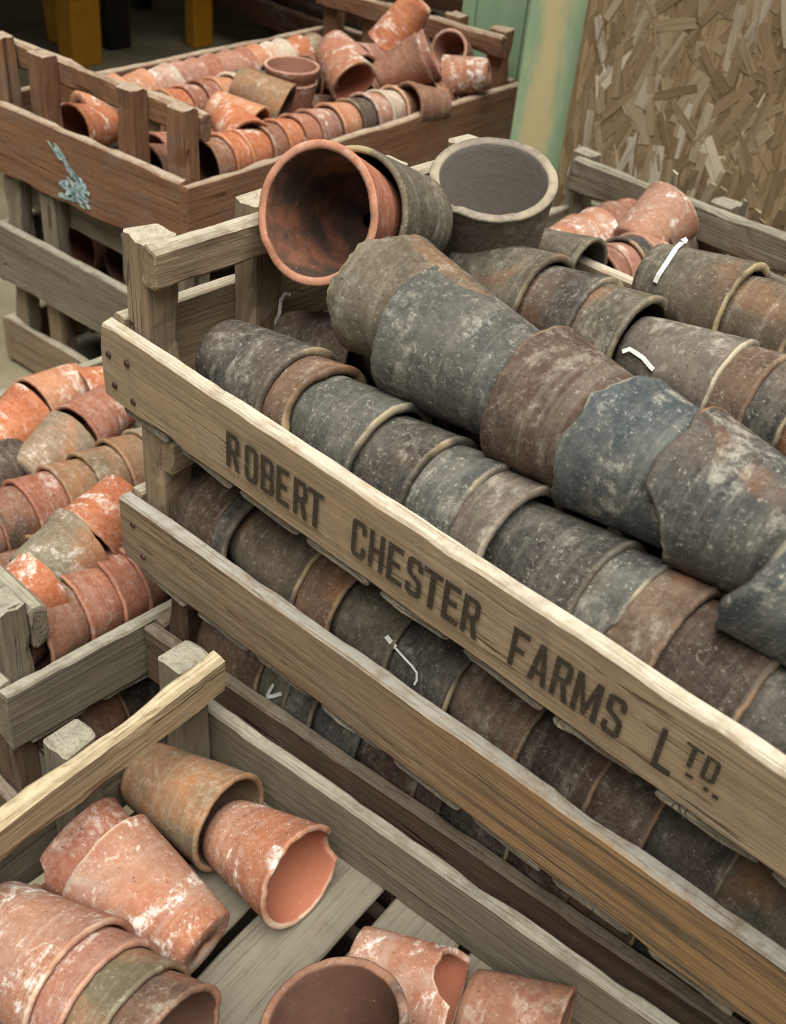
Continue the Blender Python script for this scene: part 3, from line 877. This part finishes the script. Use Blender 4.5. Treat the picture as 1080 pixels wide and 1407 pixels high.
for i, (x, y, z, ax, st) in enumerate((((.10), .10, .222, (.2, -1, .1), 'umberred'), (.10, .19, .222, (-.1, -1, .1), 'pink'), (.11, .28, .222, (.1, -1, 0), 'umberred'),
                                       (.10, .37, .222, (.1, -1, .1), 'red'), (.16, .15, .28, (-.1, -1, .2), 'umber'), (.16, .24, .28, (.2, -1, .1), 'red'))):
    q = Vector((-.39, .378, 0)) + aX2 * x + Vector((-aX2.y, aX2.x, 0)) * y + Vector((0, 0, z))
    pot(q, ax, .041, st, '%s pot seen through the far stack gap, %s from right' % (COLOURWORD[st], ORD[i]), 'pots in the middle tray of the far stack', H=.08, seg=28)

# ------------------------------------------------------------------ corner tray
GH = 'terracotta pots in the corner tray'
row((-.050, .640, .412), (.05, 1, 0), [.14, .18, .22, .27], .042, ['whitewash', 'whitewash', 'umberred', 'red'],
    'from the front in the left row of the corner tray', GH, mouth=1, H=.078, seg=36)
row((.035, .60, .412), (.03, 1, 0), [.10, .13, .16, .19, .23], .042, ['umberred', 'pink', 'soot', 'whitewash', 'umber'],
    'from the front in the second row of the corner tray', GH, mouth=-1, H=.08, seg=36)
row((.13, .58, .385), (.0, 1, 0), [.08, .13, .18, .23, .28], .042, ['umberred', 'red', 'tan'],
    'from the front in the third row of the corner tray', GH, mouth=-1, H=.08, seg=28)
pot((.030, .880, .462), (.10, .85, .42), .046, 'whitewash', 'orange pot with white swirls, drain hole showing, on the corner tray', GH, H=.085, rb=.032, seg=48)

# ------------------------------------------------------------------ strand board panel in the corner
m = NT('wood_strands')
v, rand, raw = m.coords()
g = m.noise(m.scaled(v, (120, 120, 9)), 1.0, 4, 0.6, 0.4)
cr = m.add('ShaderNodeValToRGB')
m.put(cr.inputs[0], rand)
el = cr.color_ramp.elements
el[0].position, el[0].color = 0.0, S(126, 106, 80)
el[1].position, el[1].color = 1.0, S(206, 192, 166)
for p_, c_ in ((0.30, S(142, 121, 92)), (0.6, S(154, 135, 106)), (0.84, S(166, 150, 122)), (0.94, S(182, 173, 154))):
    e_ = el.new(p_)
    e_.color = c_
col = m.mix(m.math('MULTIPLY', m.ramp(g, 0.45, 0.68), 0.55), cr.outputs[0], S(104, 84, 60))
m.put(m.bsdf.inputs['Base Color'], col)
m.bsdf.inputs['Roughness'].default_value = 0.7
m.l.new(m.bump(g, 0.5, 0.002), m.bsdf.inputs['Normal'])
M_STRAND = m.mat
m = NT('strand_board')
v, rand, raw = m.coords()
vo = m.add('ShaderNodeTexVoronoi', feature='F1')
m.put(vo.inputs['Vector'], m.scaled(raw, (85, 10, 24)))
vo.inputs['Scale'].default_value = 1.0
sc_ = m.add('ShaderNodeSeparateColor')
m.l.new(vo.outputs['Color'], sc_.inputs[0])
g = m.noise(m.scaled(raw, (150, 100, 12)), 1.0, 4, 0.6, 0.5)
col = m.mix(sc_.outputs[0], S(118, 98, 70), S(162, 140, 106))
col = m.mix(m.math('MULTIPLY', m.ramp(g, 0.45, 0.7), 0.6), col, S(92, 73, 50))
m.put(m.bsdf.inputs['Base Color'], col)
m.bsdf.inputs['Roughness'].default_value = 0.75
m.l.new(m.bump(m.math('ADD', g, sc_.outputs[1]), 0.5, 0.003), m.bsdf.inputs['Normal'])
M_OSB = m.mat
osb = empty('strand_board', (-0.226, 0.972, 0.0))
tag(osb, 'rough oriented strand board sheet standing behind the corner tray', 'board')
link('sheet', box_mesh('sheet', 1.0, 0.018, 1.6, 0.001), M_OSB, osb, (0, 0, 0))


def flake_mesh(L, w, t, seed, curl=0.0):
    rr = random.Random(seed)
    bm = bmesh.new()
    n = 3
    rows_ = []
    for i in range(n + 1):
        f = i / n - 0.5
        ww = w * (1 - 0.35 * abs(f) * rr.uniform(0.2, 1.6))
        sk = rr.uniform(-.1, .1) * w
        y = -curl * (2 * f) ** 2
        rows_.append([bm.verts.new((-ww / 2 + sk, y, f * L)), bm.verts.new((ww / 2 + sk, y + rr.uniform(-.3, .3) * t, f * L + rr.uniform(-.15, .15) * w)),
                      bm.verts.new((ww / 2 + sk, y + t, f * L)), bm.verts.new((-ww / 2 + sk, y + t, f * L))])
    for i in range(n):
        for k in range(4):
            bm.faces.new((rows_[i][k], rows_[i][(k + 1) % 4], rows_[i + 1][(k + 1) % 4], rows_[i + 1][k]))
    bm.faces.new(rows_[0][::-1])
    bm.faces.new(rows_[-1])
    bmesh.ops.recalc_face_normals(bm, faces=bm.faces)
    me = bpy.data.meshes.new('flake')
    bm.to_mesh(me)
    bm.free()
    return me


FR = random.Random(3)
flakes = [flake_mesh(FR.uniform(.022, .085), FR.choice([.004, .007, .010, .014, .020, .024]) * FR.uniform(.7, 1.2), .0005, i, 0) for i in range(40)]
for fm in flakes:
    fm.materials.append(M_STRAND)
for i in range(282):
    z = FR.uniform(.34, .76)
    x = FR.uniform(.034, .31)
    a = FR.gauss(0.05, .38) if FR.random() < .8 else FR.uniform(-1.5, 1.5)
    link('strand', FR.choice(flakes), None, osb, (x, -.0004 - FR.uniform(0, .0010), z), (FR.uniform(-.008, .008), a, 0))
# swollen strands lifting off near the bottom right
for i in range(16):
    x = .19 + i * .016 + FR.uniform(-.003, .003)
    me = flake_mesh(FR.uniform(.10, .17), .0135, .002, 200 + i, .012)
    me.materials.append(M_STRAND)
    link('strand', me, None, osb, (x, -.006 - FR.uniform(0, .016), .41 + FR.uniform(-.02, .04)), (FR.uniform(-.12, .04), .14 + FR.uniform(-.07, .07), FR.uniform(-.5, .5)))
# the rest of the sheet, finer
bm = bmesh.new()
for i in range(1500):
    me = FR.choice(flakes)
    mt = Matrix.Translation((FR.uniform(.026, .96), -.0003 - FR.uniform(0, .0004), FR.uniform(.20, 1.3))) @ Matrix.Rotation(FR.gauss(0, .5), 4, 'Y') @ Matrix.Diagonal((.6, 1, .6, 1))
    tmp = [bm.verts.new(mt @ vv.co) for vv in me.vertices]
    for p in me.polygons:
        try:
            bm.faces.new([tmp[k] for k in p.vertices])
        except ValueError:
            pass
me = bpy.data.meshes.new('strands')
bm.to_mesh(me)
bm.free()
fs = link('strands', me, M_OSB, osb)
fs['kind'] = 'stuff'

# ------------------------------------------------------------------ shed background
m = NT('ochre_paint')
v, rand, raw = m.coords()
n = m.noise(raw, 30, 5, 0.65)
col = m.mix(m.ramp(n, 0.35, 0.7), S(170, 118, 26), S(188, 136, 36))
col = m.mix(m.math('MULTIPLY', m.ramp(m.noise(raw, 90, 4, 0.7), 0.62, 0.72), 0.7), col, S(206, 170, 80))
m.put(m.bsdf.inputs['Base Color'], col)
m.bsdf.inputs['Roughness'].default_value = 0.5
M_OCHRE = m.mat
M_BLACK = plain_material('black_paint', S(20, 18, 16), S(34, 30, 26), 30, 0.5, 0.1)
leg = link('table_leg', box_mesh('table_leg', .085, .10, .95, .006), M_OCHRE, loc=(-2.335, 1.385, 0), rot=(0, .03, 0))
tag(leg, 'thick ochre yellow table leg at the upper left', 'leg')
leg = link('table_leg', box_mesh('table_leg', .075, .09, .95, .006), M_OCHRE, loc=(-2.53, 1.47, 0), rot=(0, -.10, 0))
tag(leg, 'slanting ochre yellow leg behind the thick one', 'leg')
leg = link('table_leg', box_mesh('table_leg', .05, .075, .95, .006), M_OCHRE, loc=(-2.30, 1.83, 0))
tag(leg, 'thin ochre yellow leg in front of the dark timbers', 'leg')
leg = link('table_leg', box_mesh('table_leg', .07, .08, .95, .006), M_BLACK, loc=(-2.42, 1.58, 0), rot=(0, -.04, 0))
tag(leg, 'black post between the ochre yellow legs', 'post')
leg = link('table_leg', box_mesh('table_leg', .06, .06, .95, .006), M_BLACK, loc=(-2.78, 1.95, 0))
tag(leg, 'small black leg far back by the timbers', 'leg')
bench = empty('timber_rack', (-2.35, 1.96, 0.0), -1)
tag(bench, 'dark brown rack of long timbers at the top of the picture', 'rack')
for k, (z, y, hh) in enumerate(((.10, 0, .07), (.19, .02, .09), (.30, .03, .09), (.41, .03, .10), (.53, .03, .10), (.65, .03, .10))):
    link('timber', board_mesh(2.1, .05, hh, 900 + k, wear=.004), WM['far'], bench, (0, y, z))
for x in (.25, 1.1, 1.9):
    link('upright', board_mesh(.78, .05, .05, 920 + int(x * 10), wear=.003), WM['far'], bench, mw=Matrix(((0, 0, -1, x), (0, 1, 0, .09), (1, 0, 0, 0), (0, 0, 0, 1))))
link('shelf', board_mesh(2.1, .4, .02, 930, wear=.003), WM['far'], bench, (0, .14, .45))
wb = link('wall_far', box_mesh('wall_far', 8, .1, 2.6), plain_material('far_wall', S(70, 62, 48), S(90, 80, 62), 4, .9, .1), loc=(-7, 4.2, 0))
tag(wb, 'dim far wall of the shed', 'wall', kind='structure')

# teal paint smear on the end board of the far tray
def smear(pts, parent, seed):
    rr = random.Random(seed)
    bm = bmesh.new()
    for (x, z, w_, h_, a) in pts:
        n = 11
        vs = []
        for k in range(n):
            th = 2 * math.pi * k / n
            q = rr.uniform(.55, 1.1)
            px, pz = math.cos(th) * w_ * q, math.sin(th) * h_ * q
            vs.append(bm.verts.new((x + px * math.cos(a) - pz * math.sin(a), .0, z + px * math.sin(a) + pz * math.cos(a))))
        bm.faces.new(vs)
    me = bpy.data.meshes.new('paint_smear')
    bm.to_mesh(me)
    bm.free()
    return link('paint_smear', me, M_PAINT, parent)

SM = []
sr = random.Random(11)
for k in range(26):      # upper dragged streak
    f = k / 25
    SM.append((-.066 + .062 * f + sr.gauss(0, .003), .036 - .040 * f + sr.gauss(0, .003), sr.uniform(.003, .011), sr.uniform(.0010, .0030), -.65 + sr.uniform(-.2, .2)))
for k in range(44):      # lower cloud
    SM.append((-.022 + sr.gauss(0, .016), -.012 + sr.gauss(0, .008), sr.uniform(.002, .008), sr.uniform(.0012, .0045), sr.uniform(-.6, .5)))
for k in range(14):
    SM.append((-.026 + sr.gauss(0, .020), -.030 + sr.gauss(0, .002), sr.uniform(.003, .008), sr.uniform(.0010, .0022), sr.uniform(-.2, .2)))
smear([(-x, z, w_ * 1.25, h_ * 1.25, -a) for x, z, w_, h_, a in SM], pa['end0'], 4).location = (.196, .0158, .044)


def ribbon(pts, nrm, w, label, t=.0008, name='plastic_tie'):
    """flat strip through the points, lying on a surface with normal nrm"""
    bm = bmesh.new()
    rows_ = []
    P_ = [Vector(p) for p in pts]
    for i in range(len(P_)):
        P_[i] = P_[i] + Vector(nrm[i] if isinstance(nrm[0], (tuple, list, Vector)) else nrm).normalized() * .0016
    for i, p in enumerate(P_):
        tg = (P_[min(i + 1, len(P_) - 1)] - P_[max(i - 1, 0)]).normalized()
        nn = Vector(nrm[i] if isinstance(nrm[0], (tuple, list, Vector)) else nrm).normalized()
        sd = tg.cross(nn).normalized() * w / 2
        rows_.append([bm.verts.new(p + sd), bm.verts.new(p - sd), bm.verts.new(p - sd + nn * t), bm.verts.new(p + sd + nn * t)])
    for i in range(len(P_) - 1):
        for k in range(4):
            bm.faces.new((rows_[i][k], rows_[i][(k + 1) % 4], rows_[i + 1][(k + 1) % 4], rows_[i + 1][k]))
    bm.faces.new(rows_[0][::-1])
    bm.faces.new(rows_[-1])
    bmesh.ops.recalc_face_normals(bm, faces=bm.faces)
    me = bpy.data.meshes.new(name)
    bm.to_mesh(me)
    bm.free()
    o = link(name, me, M_TIE)
    tag(o, label, 'tie', 'white plastic ties on the pots')
    return o

ribbon([(.2935, .4010, .6322), (.2945, .3917, .6302), (.2965, .3825, .6265), (.2978, .3730, .6205), (.2972, .3680, .6140), (.2968, .3658, .6075)],
       [(-.1, -.05, 1), (-.16, -.27, .95), (-.15, -.5, .85), (-.15, -.71, .69), (-.15, -.82, .5), (-.16, -.91, .39)], .0046, 'white plastic tie laid across a pot in the rearmost row')
ribbon([(.2915, .4030, .6330), (.2930, .4060, .6350), (.2950, .4040, .6345), (.2962, .4005, .6330)], (0, -.2, 1), .0030, 'knotted end of the white tie on the rearmost pot')
ribbon([(.3180, .2985, .5720), (.3230, .3003, .5760), (.3300, .2990, .5760), (.3380, .2975, .5757), (.3470, .2945, .5735), (.3520, .2935, .5722)],
       (-.18, -.88, .45), .0036, 'bent white tie resting behind the ragged blue-grey pot')
ribbon([(.0500, .1650, .5560), (.0480, .1600, .5580), (.0470, .1560, .5520), (.0490, .1530, .5400), (.0480, .1500, .5330), (.0500, .1500, .5230)], (1, -.3, .1), .0030,
       'limp white tie hanging below the tipped terracotta pot')
ribbon([(.1850, .0385, .2480), (.1822, .0372, .2390), (.1797, .0360, .2297), (.1800, .0358, .2280)], (-.05, -.95, .3), .0030, 'white tick-shaped tie on a pot in the third tray')
ribbon([(.1797, .0357, .2290), (.1870, .0375, .2350), (.1951, .0394, .2435)], (-.05, -.95, .3), .0036, 'short white tie end on a pot in the third tray')
ribbon([(.3200, .0316, .4130), (.3235, .0322, .4105), (.3290, .0335, .4065)], (-.2, -.7, .6), .0038, 'white plastic end of the wire under the lettering')
ribbon([(.3290, .0335, .4065), (.3396, .0340, .4023), (.3480, .0330, .4015), (.3540, .0318, .4000), (.3565, .0300, .3950), (.3559, .0283, .3905)], (-.1, -.85, .45), .0016,
       'thin white wire looped over a pot under the lettering')
